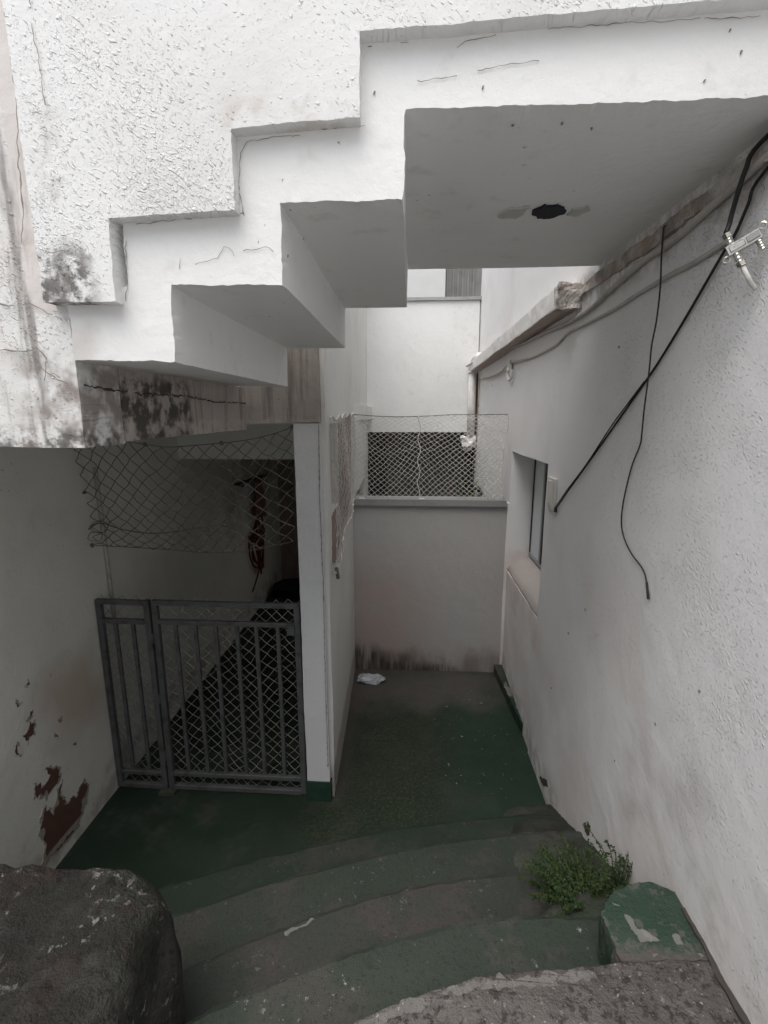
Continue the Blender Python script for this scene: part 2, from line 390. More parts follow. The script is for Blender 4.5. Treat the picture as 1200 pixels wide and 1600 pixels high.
pc_ = pr.mix(pr.ss(pr.noise(5, 3, .65), .35, .65), (.058, .054, .050), (.019, .017, .015))
pc_ = pr.mix(pr.mul(pr.ss(pr.noise(2.2, 3), .52, .62), .45), pc_, (.020, .026, .017))
pc_ = pr.mix(pr.mul(pr.ss(pr.noise(4.1, 3), .55, .66), .6), pc_, (.032, .020, .018))
pc_ = pr.mix(pr.mul(pr.ss(pr.noise(34, 3, .7), .56, .66), .75), pc_, (.008, .007, .006))
pc_ = pr.mix(pr.mul(pr.ss(pr.noise(38, 3, .7), .57, .66), pr.ss(pr.noise(6, 2), .48, .62)), pc_, (.20, .19, .178))
M['pier'] = pr.done(pc_, .85, pr.add(pr.noise(12, 3, .7), pr.add(pr.mul(pr.noise(45, 3, .7), .8), pr.mul(pr.noise(170, 3), .35))), .018, 1.0)
M['mossy'] = concrete('mossy_rubble', (.070, .074, .058), moss=.6)
s_ = NT('chipped_green_paint')
c_ = s_.mix(s_.ss(s_.noise(7, 4), .35, .7), (.024, .048, .031), (.040, .060, .043))
c_ = s_.mix(s_.mul(s_.ss(s_.noise(22, 4, .6), .54, .62), .7), c_, (.10, .098, .085))
c_ = s_.mix(s_.ss(s_.wob(s_.y, .16, 22), 1.125, 1.10), c_, (.085, .077, .070))
M['green_block'] = s_.done(c_, .7, s_.add(s_.noise(12, 4), s_.mul(s_.noise(55, 3, .7), .9)), .010, 1.0)
M['green_base'] = simple('green_plinth_paint', (.020, .055, .036), .6, var=.5, dark=(.015, .03, .02), vs=9, bump=.002)
M['crack'] = simple('hairline_crack_shadow', (.25, .225, .205), .95)
M['bare'] = simple('bare_plaster', (.16, .157, .146), .9, var=.6, dark=(.25, .24, .22), vs=30, bump=.003)
M['peel'] = simple('flaked_paint_red_render', (.135, .072, .055), .9, var=.6, dark=(.07, .045, .035), vs=14, bump=.003)
M['black_paint'] = simple('black_lamp_mark', (.022, .024, .03), .8, var=.4, vs=50)
M['grey_paint'] = simple('grey_touch_up_paint', (.52, .53, .50), .8, var=.4, dark=(.62, .62, .6), vs=30)
M['brown_render'] = plaster('bare_brown_render', (.33, .26, .225), (.18, .14, .12), grime=.8, bump=.004, speck=1)
M['black_cable'] = simple('black_cable_sheath', (.018, .017, .017), .45)
M['grey_cable'] = simple('painted_cable_sheath', (.50, .47, .44), .6, var=.5, dark=(.25, .22, .2), vs=12)
M['white_cable'] = simple('white_cable_sheath', (.72, .70, .66), .5)
M['steel'] = simple('nickel_plate', (.62, .60, .56), .32, 1.0, var=.5, dark=(.25, .23, .2), vs=120)
M['gate_metal'] = simple('dull_grey_gate_paint', (.115, .118, .118), .6, .2, var=.7, dark=(.055, .045, .04), vs=16)
M['wire'] = simple('galvanised_net_wire', (.36, .35, .33), .6, .2, var=.4, dark=(.18, .15, .13), vs=9)
M['dark_cord'] = simple('dirty_net_cord', (.16, .148, .13), .9, var=.5, dark=(.06, .05, .045), vs=9)
M['pale_cord'] = simple('pale_net_cord', (.64, .62, .58), .85, var=.4, dark=(.25, .22, .20), vs=9)
M['aluminium'] = simple('grey_metal_coping', (.36, .36, .35), .5, .5, var=.5, dark=(.2, .19, .18), vs=7)
M['pvc'] = simple('white_pvc_pipe', (.74, .73, .70), .45, var=.4, dark=(.5, .42, .37), vs=6)
M['rust'] = simple('rusty_streak', (.16, .075, .05), .9)
M['shutter'] = simple('grey_shutter_metal', (.22, .215, .20), .5, .4, var=.3, vs=4)
M['win_frame'] = simple('dark_window_frame', (.05, .052, .055), .45, .3)
M['win_grey'] = simple('grey_window_frame', (.36, .38, .39), .45, .3)
g = NT('frosted_glass'); g.b.inputs['Transmission Weight'].default_value = .0
M['glass'] = g.done((.66, .70, .72), .45, g.noise(160, 2), .0006, .4, .5)
M['plate'] = simple('yellowed_plastic', (.66, .64, .60), .5, var=.3, dark=(.5, .46, .42), vs=20)
M['red_cord'] = simple('dark_red_cord', (.13, .022, .020), .6)
M['rag'] = simple('faded_pink_rag', (.26, .13, .115), .95, var=.5, dark=(.16, .11, .10), vs=12)
M['leaf'] = None
lf = NT('weed_leaf'); oi = lf.n('ShaderNodeObjectInfo')
M['leaf'] = lf.done(lf.mix(lf.ss(lf.noise(40, 2), .3, .7), (.014, .032, .008), (.038, .070, .018)), .6)
lf2 = NT('weed_leaf_dark'); M['leaf_dark'] = lf2.done(lf2.mix(lf2.ss(lf2.noise(40, 2), .3, .7), (.012, .028, .008), (.03, .055, .018)), .6)
M['stem'] = simple('weed_stem', (.05, .065, .02), .8)
bagn = NT('crumpled_film'); bagn.b.inputs['Transmission Weight'].default_value = .35
M['film'] = bagn.done((.62, .66, .70), .25, bagn.noise(40, 3), .004, 1, .5)
M['ground'] = simple('bare_soil', (.10, .09, .075), .95, var=.4, vs=2)

# ------------------------------------------------------------------ ground, floor, landing
bm = bmesh.new()
vs = [bm.verts.new(p) for p in ((-60, -60, -.3), (60, -60, -.3), (60, 60, -.3), (-60, 60, -.3))]; bm.faces.new(vs)
tag(obj('ground', bm, M['ground']), 'bare ground under and around the houses', kind='structure')
bm = bmesh.new(); gbox(bm, -1.9, .95, -.4, 8.4, -.15, 0, step=.07); uneven(bm, .004, 2)
tag(obj('yard_floor', bm, M['floor']), 'worn dark green painted floor of the sunken yard', kind='structure')

L0 = [(-.95, .10), (-.78, .33), (-.60, .55), (-.45, .70), (-.30, .81), (-.133, .90), (-.043, .94), (.047, .972), (.129, .996), (.172, 1.014), (.273, 1.029), (.397, 1.046), (.523, 1.062), (.64, 1.076), (.87, 1.10)]
extrude('landing', L0 + [(.87, -.9), (-4.0, -.9), (-4.0, .10)], 'Z', .2, .85, M['landing'], None, .025, .08, .006, 4, .6)
tag(bpy.data.objects['landing'], 'rough grey concrete landing at the head of the green steps', kind='structure')

ribbon('worn_rim', [(x, y - .020) for x, y in L0[3:13]], .030, concrete('worn_rim_concrete', (.17, .16, .148)), bpy.data.objects['landing'], lambda u, v, h: (u, v, .8515 + h), .010, gaps=False)
bm = bmesh.new(); gbox(bm, -8, 8, -4.3, -.902, .2, .846, .4); uneven(bm, .004, 3)  # unseen pale paving, added to bounce light up onto the stair soffits
tag(obj('bounce_path', bm, plaster('bounce_path_concrete', (.62, .61, .585), grime=.2)), 'unseen pale concrete added behind the landing to bounce light upward', kind='structure')
steps = thing('curved_steps', 'flight of worn green curved concrete steps down into the yard', 'steps')
STEPC = {1: (.68, (-.2126, .2939, 1.2519), -.75, [(-1.0, .70), (-1.2, .40)]),
         2: (.51, (-.1824, .2884, 1.5513), -.85, [(-1.15, .95), (-1.35, .6)]),
         3: (.34, (-.1099, .2684, 1.8854), -1.05, [(-1.3, 1.28), (-1.5, .9)]),
         4: (.17, (-.0887, .2430, 2.1748), -1.20, [(-1.45, 1.50), (-1.62, 1.1)])}
for k, (z, (a, b, c), xl, tail) in STEPC.items():
    xs = lin(xl, .88, .06)
    pts = [(x, a * x * x + b * x + c) for x in reversed(xs)] + tail
    yb = .35 - .02 * k
    pts += [(tail[-1][0], yb), (.88, yb)]
    extrude('step', pts, 'Z', .004 + .002 * k, z, STEPM[k], steps, .022, .03, .009, 10 + k, .8, .028)

for z, pts in ((.51, [(-.440, 1.352), (-.40, 1.374), (-.345, 1.402), (-.34, 1.397), (-.39, 1.366), (-.435, 1.344)]),):
    blot('bare_patch', pts, M['bare'], steps, lambda u, v, h, z=z: (u, v, z + .0012 + h), .012, .005, .0008, .004)
bm = bmesh.new(); V = {}
xs, ys = lin(.30, .90, .02), lin(1.02, 2.70, .02)
for i, x in enumerate(xs):
    for j, y in enumerate(ys):
        base = .17 + (2.27 - y) * .545 + .012
        base = min(base, .69)
        e = max(0, .62 + .16 * mnoise.noise(Vector((y * 4, 0, 4))) - x)
        z = base - e * .85 - .03 + (x - .56) * .10 + mnoise.noise(Vector((x * 9, y * 9, 0))) * .022 + mnoise.noise(Vector((x * 40, y * 40, 2))) * .008
        z -= max(0, y - 2.45) * .5
        V[i, j] = bm.verts.new((x, y, z))
for i in range(len(xs) - 1):
    for j in range(len(ys) - 1): bm.faces.new((V[i, j], V[i + 1, j], V[i + 1, j + 1], V[i, j + 1]))
tag(obj('mossy_slope', bm, M['mossy'], None, True), 'mossy grey green rubble slope against the right wall', kind='structure')

blk = thing('painted_ledge', 'chipped green concrete ledge in the corner of the landing and right wall', 'ledge')
extrude('ledge_block', [(.606, 1.072), (.606, 1.21), (.66, 1.27), (.723, 1.304), (.797, 1.319), (.88, 1.28), (.88, 1.098)], 'Z', .25, .8545, M['green_block'], blk, .012, .05, .012, 21, .6)
for pts in ([(.668, 1.205), (.682, 1.20), (.69, 1.17), (.70, 1.16), (.725, 1.152), (.74, 1.14), (.715, 1.13), (.682, 1.132), (.672, 1.165)],
            [(.785, 1.155), (.798, 1.15), (.80, 1.13), (.782, 1.13)], [(.655, 1.245), (.668, 1.235), (.662, 1.222), (.65, 1.232)], [(.70, 1.10), (.72, 1.10), (.71, 1.085)], [(.83, 1.12), (.845, 1.105), (.835, 1.09)]):
    blot('bare_patch', pts, M['bare'], blk, lambda u, v, h: (u, v, .8550 + h), .018, .004, .0012, .006)

# rounded concrete pier at the near left
bm = bmesh.new(); rings = []
def plan(t, inset):
    cx, cy, hx, hy, r = -1.22, .33, .585 - inset, .79 - inset, .30
    a = t * 2 * math.pi; dx, dy = math.cos(a), math.sin(a); n = 9.0
    k = (abs(dx / hx) ** n + abs(dy / hy) ** n) ** (-1 / n)
    return cx + dx * k, cy + dy * k
prof = [(-.02, .05), (0, .5), (0, .80), (.004, .95), (.012, 1.01), (.03, 1.045), (.07, 1.058), (.16, 1.066), (.30, 1.07), (.45, 1.075), (.58, 1.075)]
NS = 120
for ins, z in prof:
    ring = []
    for i in range(NS):
        x, y = plan(i / NS, ins); p = Vector((x, y, z))
        p += nz3(p, 3.2, 5) * .045 + nz3(p, 13, 5) * .02 + nz3(p, 40, 5) * .008
        ring.append(bm.verts.new(p))
    rings.append(ring)
for a, b in zip(rings, rings[1:]):
    for i in range(NS): bm.faces.new((a[i], a[(i + 1) % NS], b[(i + 1) % NS], b[i]))
bm.faces.new(rings[-1]); bmesh.ops.triangulate(bm, faces=[f for f in bm.faces if len(f.verts) > 4])
bmesh.ops.subdivide_edges(bm, edges=[e for e in bm.edges if e.calc_length() > .05], cuts=2, use_grid_fill=True)
for v in bm.verts: v.co += nz3(v.co, 30, 9) * .008
tag(obj('concrete_pier', bm, M['pier'], None, True), 'rough rounded dark concrete pier with moss at the near left corner', 'pier')

# ------------------------------------------------------------------ right house wall
rh = thing('right_house_wall', 'tall white roughcast house wall along the right side of the yard', 'house wall')
WX = .86
boxes('wall', [(WX, 1.4, -.9, 3.00, -.1, 4.9), (WX, 1.4, 3.00, 4.06, 2.05, 4.9), (.869, 1.4, 3.00, 4.06, -.1, .998),
               (.845, 1.4, 4.06, 4.19, -.1, 1.60), (WX, 1.4, 4.06, 4.19, 1.60, 4.9), (WX, 1.4, 4.19, 6.35, -.1, 4.9), (1.12, 1.4, 3.00, 4.06, .998, 2.05)], M['right_wall'], rh, .07, .004, 31)
win = boxes('window', [(1.046, 1.09, 3.02, 4.05, 1.15, 1.178), (1.046, 1.09, 3.02, 4.05, 2.01, 2.04)], M['win_grey'], rh, .2, 0)
for y, w, m in ((4.044, .018, 'win_frame'), (3.735, .03, 'win_grey'), (3.700, .034, 'win_frame'), (3.50, .03, 'win_grey')):
    bm = bmesh.new(); bar(bm, (1.052, y, 1.15), (1.052, y, 2.04), w, .008, Vector((1, 0, 0))); obj('frame_stile', bm, M[m], win)
bm = bmesh.new(); bar(bm, (1.064, 3.89, 1.17), (1.064, 3.89, 2.02), .30, .012, Vector((1, 0, 0))); obj('pane', bm, M['glass'], win)
bm = bmesh.new(); bar(bm, (1.064, 3.34, 1.17), (1.064, 3.34, 2.02), .64, .012, Vector((1, 0, 0))); obj('pane', bm, M['glass'], win)
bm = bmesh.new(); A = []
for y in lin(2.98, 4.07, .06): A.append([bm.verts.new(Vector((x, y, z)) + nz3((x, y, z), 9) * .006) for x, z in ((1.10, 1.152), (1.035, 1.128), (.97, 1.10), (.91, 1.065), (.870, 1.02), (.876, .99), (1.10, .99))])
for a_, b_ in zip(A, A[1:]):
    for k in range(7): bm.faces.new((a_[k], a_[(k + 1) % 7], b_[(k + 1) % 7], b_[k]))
obj('sill', bm, plaster('shaded_sill_paint', (.44, .40, .375), (.34, .26, .23), grime=.6), win, True)  # darker brown colour stands in for the lintel's shade on the sill
# scar of a removed cornice, then the cornice itself with its broken end
bm = bmesh.new(); gbox(bm, .845, .88, 1.0, 2.66, 2.935, 2.985, .018)
for v in bm.verts: v.co += nz3(v.co, 7, 2) * .012 + nz3(v.co, 30, 2) * .006
sc_ = NT('torn_render')
M['scar'] = sc_.done(sc_.mix(sc_.ss(sc_.noise(9, 4), .38, .62), (.60, .57, .53), sc_.mix(sc_.ss(sc_.noise(5, 2), .4, .6), (.42, .33, .28), (.33, .30, .27))), .95, sc_.add(sc_.noise(25, 4), sc_.noise(90, 3)), .012)
obj('render_scar', bm, M['scar'], rh)
bm = bmesh.new(); gbox(bm, .742, .87, 2.66, 6.2, 2.885, 2.992, .05); uneven(bm, .008, 17, .6)
co = obj('cornice', bm, plaster('cornice_paint', (.74, .73, .71), grime=.3, stains=[(lambda s: s.ss(s.z, 2.899, 2.887), (.40, .30, .25), .8)]), rh)
bm = bmesh.new(); gbox(bm, .738, .874, 2.605, 2.668, 2.879, 2.998, .014)
for v in bm.verts: v.co += nz3(v.co, 18, 4) * .012 + nz3(v.co, 50, 4) * .006
obj('broken_end', bm, M['scar'], co)
extrude('kerb', [(.80, 4.058), (.92, 4.058), (.92, 3.20), (.862, 3.20), (.84, 3.45)], 'Z', -.02, .085, M['floor'], rh, .03, .03, .006, 6)
for pts in ([(.83, 3.55), (.86, 3.56), (.87, 3.66), (.845, 3.70), (.85, 3.78), (.825, 3.74)], [(.86, 3.38), (.875, 3.40), (.87, 3.46), (.862, 3.45)]):
    blot('bare_patch', pts, M['bare'], rh, lambda u, v, h: (u, v, .0855 + h), .012, .006)
# dirt seam at the foot of the wall beside the landing
bm = bmesh.new(); gbox(bm, .850, .87, .1, 1.24, .84, .862, .02)
for v in bm.verts: v.co += nz3(v.co, 9, 2) * .012 + nz3(v.co, 40, 2) * .006
obj('dirt_seam', bm, simple('damp_dirt', (.06, .052, .045), .95, var=.5, vs=20), rh)
for pts in ([(2.70, .06), (2.66, .05), (2.58, .10), (2.54, .13), (2.56, .16), (2.62, .12)], [(2.0, .40), (1.97, .43), (1.92, .46), (1.91, .44), (1.96, .40)]):
    blot('flaked_patch', pts, simple('wet_dark_render', (.07, .06, .05), .9), rh, lambda u, v, h: (.8575 - h, u, v), .02, .01)
for (y, z) in ((1.30, 1.55), (1.5, 1.30), (2.2, 1.42), (2.1, 2.62), (1.75, .95), (2.6, .75), (2.4, 1.2), (5.2, 2.65)):
    blot('pit', [(y, z), (y + .005, z + .002), (y + .006, z + .008), (y + .001, z + .009)], M['crack'], rh, lambda u, v, h: (.8555 - h, u, v), .004, .004)

# ------------------------------------------------------------------ unseen house added behind the viewer to block sun and bounce light
nh = thing('light_blocking_house', 'plain unseen house added behind the viewer to block and bounce light', 'house')
boxes('wall', [(-8, 8, -5.4, -4.2, .2, 5.2)], M['back_wall'], nh, .5, .003, 71)
boxes('roof_edge', [(-8, 8, -5.4, -4.0, 5.21, 5.36)], M['far_wall'], nh, .5, .003, 72)

# ------------------------------------------------------------------ left house (over the undercroft)
lh = thing('left_house', 'stained white roughcast house corner overhanging the undercroft at left', 'house')
boxes('front_wall', [(-4.0, -.862, 1.222, 1.40, 2.268, 5.4)], M['left_upper'], lh, .035, .006, 41)
boxes('stained_beam', [(-1.02, -.858, 1.402, 2.474, 2.272, 2.485)], M['beam'], lh, .025, .006, 42)
boxes('lintel_beam', [(-1.90, -.472, 2.478, 2.62, 2.312, 2.76)], M['beam'], lh, .025, .004, 43)
boxes('ceiling', [(-1.9, -1.022, 1.402, 2.476, 2.300, 2.45), (-1.9, -.5, 2.622, 6.6, 2.300, 2.45)], M['ceiling'], lh, .15, .002, 44)
boxes('cross_beam', [(-1.9, -.56, 3.71, 3.86, 2.005, 2.298)], M['ceiling'], lh, .06, .003, 45)
boxes('upper_body', [(-4.0, -.88, 1.402, 6.6, 2.46, 4.9)], M['ceiling'], lh, .4, 0)
boxes('side_wall', [(-2.1, -1.85, -.9, 6.5, -.1, 2.298)], M['left_wall'], lh, .07, .004, 46)
boxes('end_wall', [(-2.1, -.72, 6.5, 6.65, -.1, 2.298)], M['brown_render'], lh, .3, 0)
pl = lambda u, v, h: (-1.8505 + h + .002, u, v)
PEEL = [[(2.015, .556), (2.096, .507), (2.087, .456), (2.005, .432), (1.931, .469), (1.941, .545), (1.985, .50), (2.03, .515)],
        [(2.082, .409), (2.085, .298), (2.147, .261), (2.239, .285), (2.266, .235), (2.191, .136), (2.155, .086), (2.031, .088), (1.931, .115), (1.941, .214), (1.94, .301), (1.974, .384), (2.01, .30), (2.05, .33)],
        [(1.97, .866), (1.996, .857), (1.979, .806), (1.946, .784), (1.927, .827)], [(1.968, .91), (1.982, .91), (1.98, .89), (1.966, .89)],
        [(1.985, 1.075), (2.0, 1.085), (1.99, 1.05), (1.978, 1.05)], [(1.92, 1.02), (1.932, 1.02), (1.928, .995)], [(1.875, .81), (1.89, .81), (1.885, .76), (1.87, .77)], [(2.15, .76), (2.165, .76), (2.16, .745)], [(2.10, .70), (2.112, .70), (2.11, .68)], [(2.2, .55), (2.21, .555), (2.21, .54)]]
M['undercoat'] = simple('chalky_undercoat', (.40, .37, .32), .9, var=.5, dark=(.28, .24, .2), vs=30, bump=.002)
for p in PEEL:
    cu = sum(q[0] for q in p) / len(p); cv = sum(q[1] for q in p) / len(p)
    blot('undercoat_patch', [(cu + (u - cu) * 1.10 + (.006 if u > cu else -.006), cv + (v - cv) * 1.10 + (.006 if v > cv else -.006)) for u, v in p], M['undercoat'], lh, pl, .032, .006, .0012)
    blot('flaked_patch', p, M['peel'], lh, pl, .030, .006, .0028)
bm = bmesh.new(); tube(bm, [(-1.835, 2.66, 2.05), (-1.835, 2.665, 1.6), (-1.835, 2.67, 1.0)], .012, 8)
tag(obj('conduit', bm, M['grey_cable'], lh, True), None)

CR = [[(-0.398, 2.811), (-0.407, 2.862), (-0.399, 2.942), (-0.382, 2.965), (-0.316, 2.973), (-0.242, 2.975), (-0.227, 2.985), (-0.168, 2.987), (-0.11, 2.99)], [(-0.71, 2.618), (-0.699, 2.671), (-0.696, 2.729), (-0.69, 2.797), (-0.636, 2.799), (-0.58, 2.805), (-0.525, 2.808), (-0.462, 2.813), (-0.397, 2.816)], [(-0.102, 3.139), (-0.039, 3.145), (0.003, 3.146), (0.045, 3.149), (0.072, 3.143), (0.092, 3.134), (0.111, 3.142), (0.141, 3.148), (0.209, 3.156), (0.344, 3.161), (0.542, 3.164), (0.736, 3.165)], [(-0.525, 2.708), (-0.493, 2.714), (-0.469, 2.72), (-0.451, 2.746), (-0.439, 2.742), (-0.428, 2.725)], [(-0.405, 2.736), (-0.374, 2.739), (-0.342, 2.743), (-0.331, 2.732)], [(-0.554, 2.78), (-0.558, 2.748), (-0.56, 2.713), (-0.566, 2.698)], [(0.007, 3.071), (0.06, 3.075), (0.102, 3.08), (0.157, 3.089), (0.212, 3.097), (0.27, 3.101)]]
CL = [[(-1.035, 2.625), (-0.994, 2.617), (-0.955, 2.624), (-0.936, 2.615), (-0.918, 2.603), (-0.902, 2.596)], [(-0.919, 3.235), (-0.915, 3.149), (-0.92, 3.06), (-0.933, 2.942), (-0.938, 2.833), (-0.956, 2.762)], [(-0.946, 2.437), (-0.929, 2.492), (-0.951, 2.516), (-0.987, 2.508), (-1.055, 2.512)], [(-.97, 2.50), (-.94, 2.46), (-.91, 2.44), (-.88, 2.43)]]
for c in CL: ribbon('crack', c, .004, M['crack'], lh, lambda u, v, h: (u, 1.2155 - h, v), .005)
ribbon('crack', [(1.23, 2.425), (1.5, 2.415), (1.8, 2.42), (2.1, 2.405), (2.47, 2.41)], .0055, simple('wet_crack', (.06, .05, .042), .9), lh, lambda u, v, h: (-.8525 + h, u, v), .007)

# ------------------------------------------------------------------ overhead staircase
st = thing('overhead_staircase', 'white concrete staircase passing overhead with a stepped underside and roughcast parapet', 'staircase')
YF, YB = 1.219, 2.335
extrude('flight', [(-.861, 2.487), (-.594, 2.483), (-.591, 2.661), (-.313, 2.661), (-.311, 2.839), (-.022, 2.838), (-.02, 3.02), (-.02, 3.20), (-.13, 3.20), (-.13, 3.02), (-.42, 3.02), (-.42, 2.84), (-.70, 2.84), (-.70, 2.66), (-.861, 2.66)],
        'Y', YF, YB, M['stair'], st, .012, .05, .0042, 51, .85)
extrude('upper_landing', [(-.02, 3.02), (.87, 3.022), (.87, 3.20), (-.02, 3.20)], 'Y', YF, 2.41, M['stair'], st, .012, .05, .0042, 51, .85)
par = [(-.895, 2.62), (-.715, 2.618), (-.71, 2.800), (-.408, 2.813), (-.406, 2.976), (-.117, 2.990), (-.116, 3.148), (.40, 3.165), (.87, 3.182), (.87, 4.25), (0.0, 4.25), (-.895, 3.75)]
extrude('roughcast_parapet', par, 'Y', 1.183, 1.245, M['parapet'], st, .012, .02, .0035, 55, .7)
pc = lambda u, v, h: (u, YF - .0022 - h, v)
for c in CR: ribbon('crack', c, .0017, M['crack'], st, pc, .004)
for c in ([(-.83, 3.25), (-.833, 3.17), (-.826, 3.09), (-.826, 3.03)], [(-.87, 2.73), (-.85, 2.727), (-.81, 2.733)]):
    ribbon('crack', c, .003, M['crack'], st, lambda u, v, h: (u, 1.1795 - h, v), .005)
for (x, z) in ((.15, 3.055), (.69, 3.10), (.66, 3.14), (-.30, 2.72), (-.26, 2.76), (-.22, 3.06), (-.09, 3.05), (.62, 3.05)):
    blot('pit', [(x, z), (x + .003, z + .001), (x + .004, z + .005), (x + .001, z + .005)], M['crack'], st, pc, .003, .003, .0015)
ps = lambda u, v, h: (u, v, 3.017 - h)
blot('lamp_mark', [(.405, 1.80), (.40, 1.765), (.43, 1.735), (.475, 1.735), (.505, 1.765), (.512, 1.80), (.48, 1.845), (.44, 1.84)], M['black_paint'], st, ps, .022, .006, .0025)
blot('touch_up_patch', [(.31, 1.755), (.385, 1.745), (.372, 1.80), (.352, 1.83), (.29, 1.82)], M['grey_paint'], st, ps, .014, .008, .0022)
blot('touch_up_patch', [(.53, 1.77), (.575, 1.755), (.59, 1.785), (.56, 1.82), (.525, 1.81)], M['grey_paint'], st, ps, .014, .008, .0022)
for (x, y) in ((.23, 1.285), (.345, 1.285), (.42, 1.31)):
    blot('pit', [(x, y), (x + .005, y), (x + .005, y + .005), (x, y + .005)], M['crack'], st, ps, .003, .004, .0015)

# ------------------------------------------------------------------ gate post, dividing wall, parapet, light well
pst = thing('gate_post', 'square white post with a green painted foot between gate and passageway', 'post')
boxes('shaft', [(-.612, -.472, 2.492, 2.62, .14, 2.308)], M['post'], pst, .02, .004, 61)
boxes('painted_foot', [(-.615, -.462, 2.488, 2.625, -.02, .138)], M['green_base'], pst, .02, .006, 62)
ribbon('crack', [(-.478, .25), (-.480, .8), (-.476, 1.4), (-.484, 1.9), (-.478, 2.3)], .006, M['crack'], pst, lambda u, v, h: (u, 2.4865 - h, v), .0025, gaps=False)
dv = thing('dividing_wall', 'narrow white wall between the gated undercroft and the passageway', 'wall')
skew = lambda c: Vector((c[0] - .03 * (c[1] - 2.5), c[1], c[2]))
boxes('wall', [(-.575, -.448, 2.53, 2.68, -.1, 4.3), (-.575, -.448, 2.68, 3.03, -.1, 1.78), (-.575, -.448, 2.68, 3.03, 2.30, 4.3), (-.575, -.448, 3.03, 4.35, -.1, 4.3), (-.575, -.448, 4.35, 5.7, 1.62, 4.3), (-.575, -.448, 5.7, 6.35, -.1, 4.3)], M['divider'], dv, .05, .004, 63, skew)  # low opening hidden behind the parapet, added to let light into the undercroft
blot('bare_render', [(3.068, 2.30), (3.915, 2.35), (3.841, 1.693), (3.498, 1.603), (3.084, 1.545), (2.795, 1.455), (2.66, 1.50), (2.68, 1.775), (3.03, 1.775)], M['brown_render'], dv, lambda u, v, h: (-.4445 + h - .03 * (u - 2.5), u, v), .02, .02)

pw = thing('parapet_wall', 'grey white wall with damp brown foot closing the end of the passageway', 'wall')
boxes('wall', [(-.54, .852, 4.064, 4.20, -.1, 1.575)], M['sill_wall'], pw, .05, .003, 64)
bm = bmesh.new(); gbox(bm, -.492, .832, 4.032, 4.225, 1.578, 1.632, .08); uneven(bm, .002, 3)
obj('coping', bm, M['aluminium'], pw)
for x in (-.44, .075): 
    bm = bmesh.new(); gbox(bm, x, x + .05, 4.026, 4.06, 1.634, 1.642, .03); uneven(bm, .004, x); obj('paint_dab', bm, M['pvc'], pw)

bk = thing('light_well_wall', 'bright white wall of the light well above a dark opening', 'wall')
boxes('wall', [(-.70, .845, 6.30, 6.46, 2.13, 3.735)], M['back_wall'], bk, .08, .003, 65)
boxes('coping', [(-.70, .87, 6.27, 6.47, 3.737, 3.775)], M['aluminium'], bk, .08, .004, 66)
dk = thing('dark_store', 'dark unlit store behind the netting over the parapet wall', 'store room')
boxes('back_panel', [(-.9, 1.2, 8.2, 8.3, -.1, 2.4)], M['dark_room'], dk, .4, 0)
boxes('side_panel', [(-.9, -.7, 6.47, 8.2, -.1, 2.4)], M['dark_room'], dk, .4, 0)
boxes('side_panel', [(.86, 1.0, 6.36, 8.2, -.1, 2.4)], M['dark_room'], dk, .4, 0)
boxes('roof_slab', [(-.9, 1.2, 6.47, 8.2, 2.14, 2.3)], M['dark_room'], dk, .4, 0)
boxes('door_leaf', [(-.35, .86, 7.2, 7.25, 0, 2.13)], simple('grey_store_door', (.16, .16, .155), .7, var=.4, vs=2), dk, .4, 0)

fh = thing('far_house', 'grey white house wall with metal shutter seen above the light well', 'house')
boxes('wall', [(-3.0, .56, 8.6, 8.9, -.1, 6.5)], M['far_wall'], fh, .3, .002, 67)
sh = boxes('shutter', [(.562, 1.6, 8.72, 8.78, -.1, 6.5)], M['shutter'], fh, .5, 0)
for x in (.60, .70, .78, .86, .95, 1.04):
    bm = bmesh.new(); bar(bm, (x, 8.71, 0), (x, 8.71, 6.4), .03, .04); obj('shutter_rib', bm, M['shutter'], sh)

# ------------------------------------------------------------------ gate and side panel
def frame_bar(parent, name, a, b, w=.03, mat='gate_metal'):
    bm = bmesh.new(); bar(bm, a, b, w, w * .9); bmesh.ops.bevel(bm, geom=list(bm.edges), offset=.003, segments=1, affect='EDGES')
    return obj(name, bm, M[mat], parent)
GY = 2.535
def leaf_panel(t, x0, x1, barx):
    frame_bar(t, 'stile', (x0, GY, .015), (x0 + .002, GY + .004, 1.285), .034)
    frame_bar(t, 'stile', (x1, GY, .015), (x1 - .002, GY + .002, 1.285), .034)
    for z, w in ((1.272, .03), (1.152, .028), (.122, .03), (.028, .034)):
        frame_bar(t, 'rail', (x0 + .017, GY + .001, z), (x1 - .017, GY + .001, z - .004), w)
    for x in barx: frame_bar(t, 'bar', (x, GY + .003, .136), (x + random.uniform(-.003, .003), GY + .003, 1.138), .022)
fp = thing('fixed_gate_panel', 'narrow grey metal barred panel fixed beside the left wall', 'gate panel')
leaf_panel(fp, -1.832, -1.535, (-1.742, -1.634))
gt = thing('metal_gate', 'wide grey metal barred gate backed with chain link netting', 'gate')
leaf_panel(gt, -1.492, -.642, (-1.377, -1.254, -1.134, -1.005, -.888, -.762))
bm = bmesh.new(); gbox(bm, -1.56, -1.46, 2.48, 2.56, -.01, .018, .03); uneven(bm, .006, 4); obj('floor_stop', bm, M['mossy'], gt)
for z in (.25, .65, 1.05):
    bm = bmesh.new(); tube(bm, [(-1.514, GY - .012, z - .03), (-1.514, GY - .012, z + .03)], .009, 8); obj('hinge', bm, M['gate_metal'], gt)
bm = bmesh.new(); gbox(bm, -.70, -.655, GY - .032, GY - .018, 1.10, 1.16, .02); obj('latch', bm, M['gate_metal'], gt)
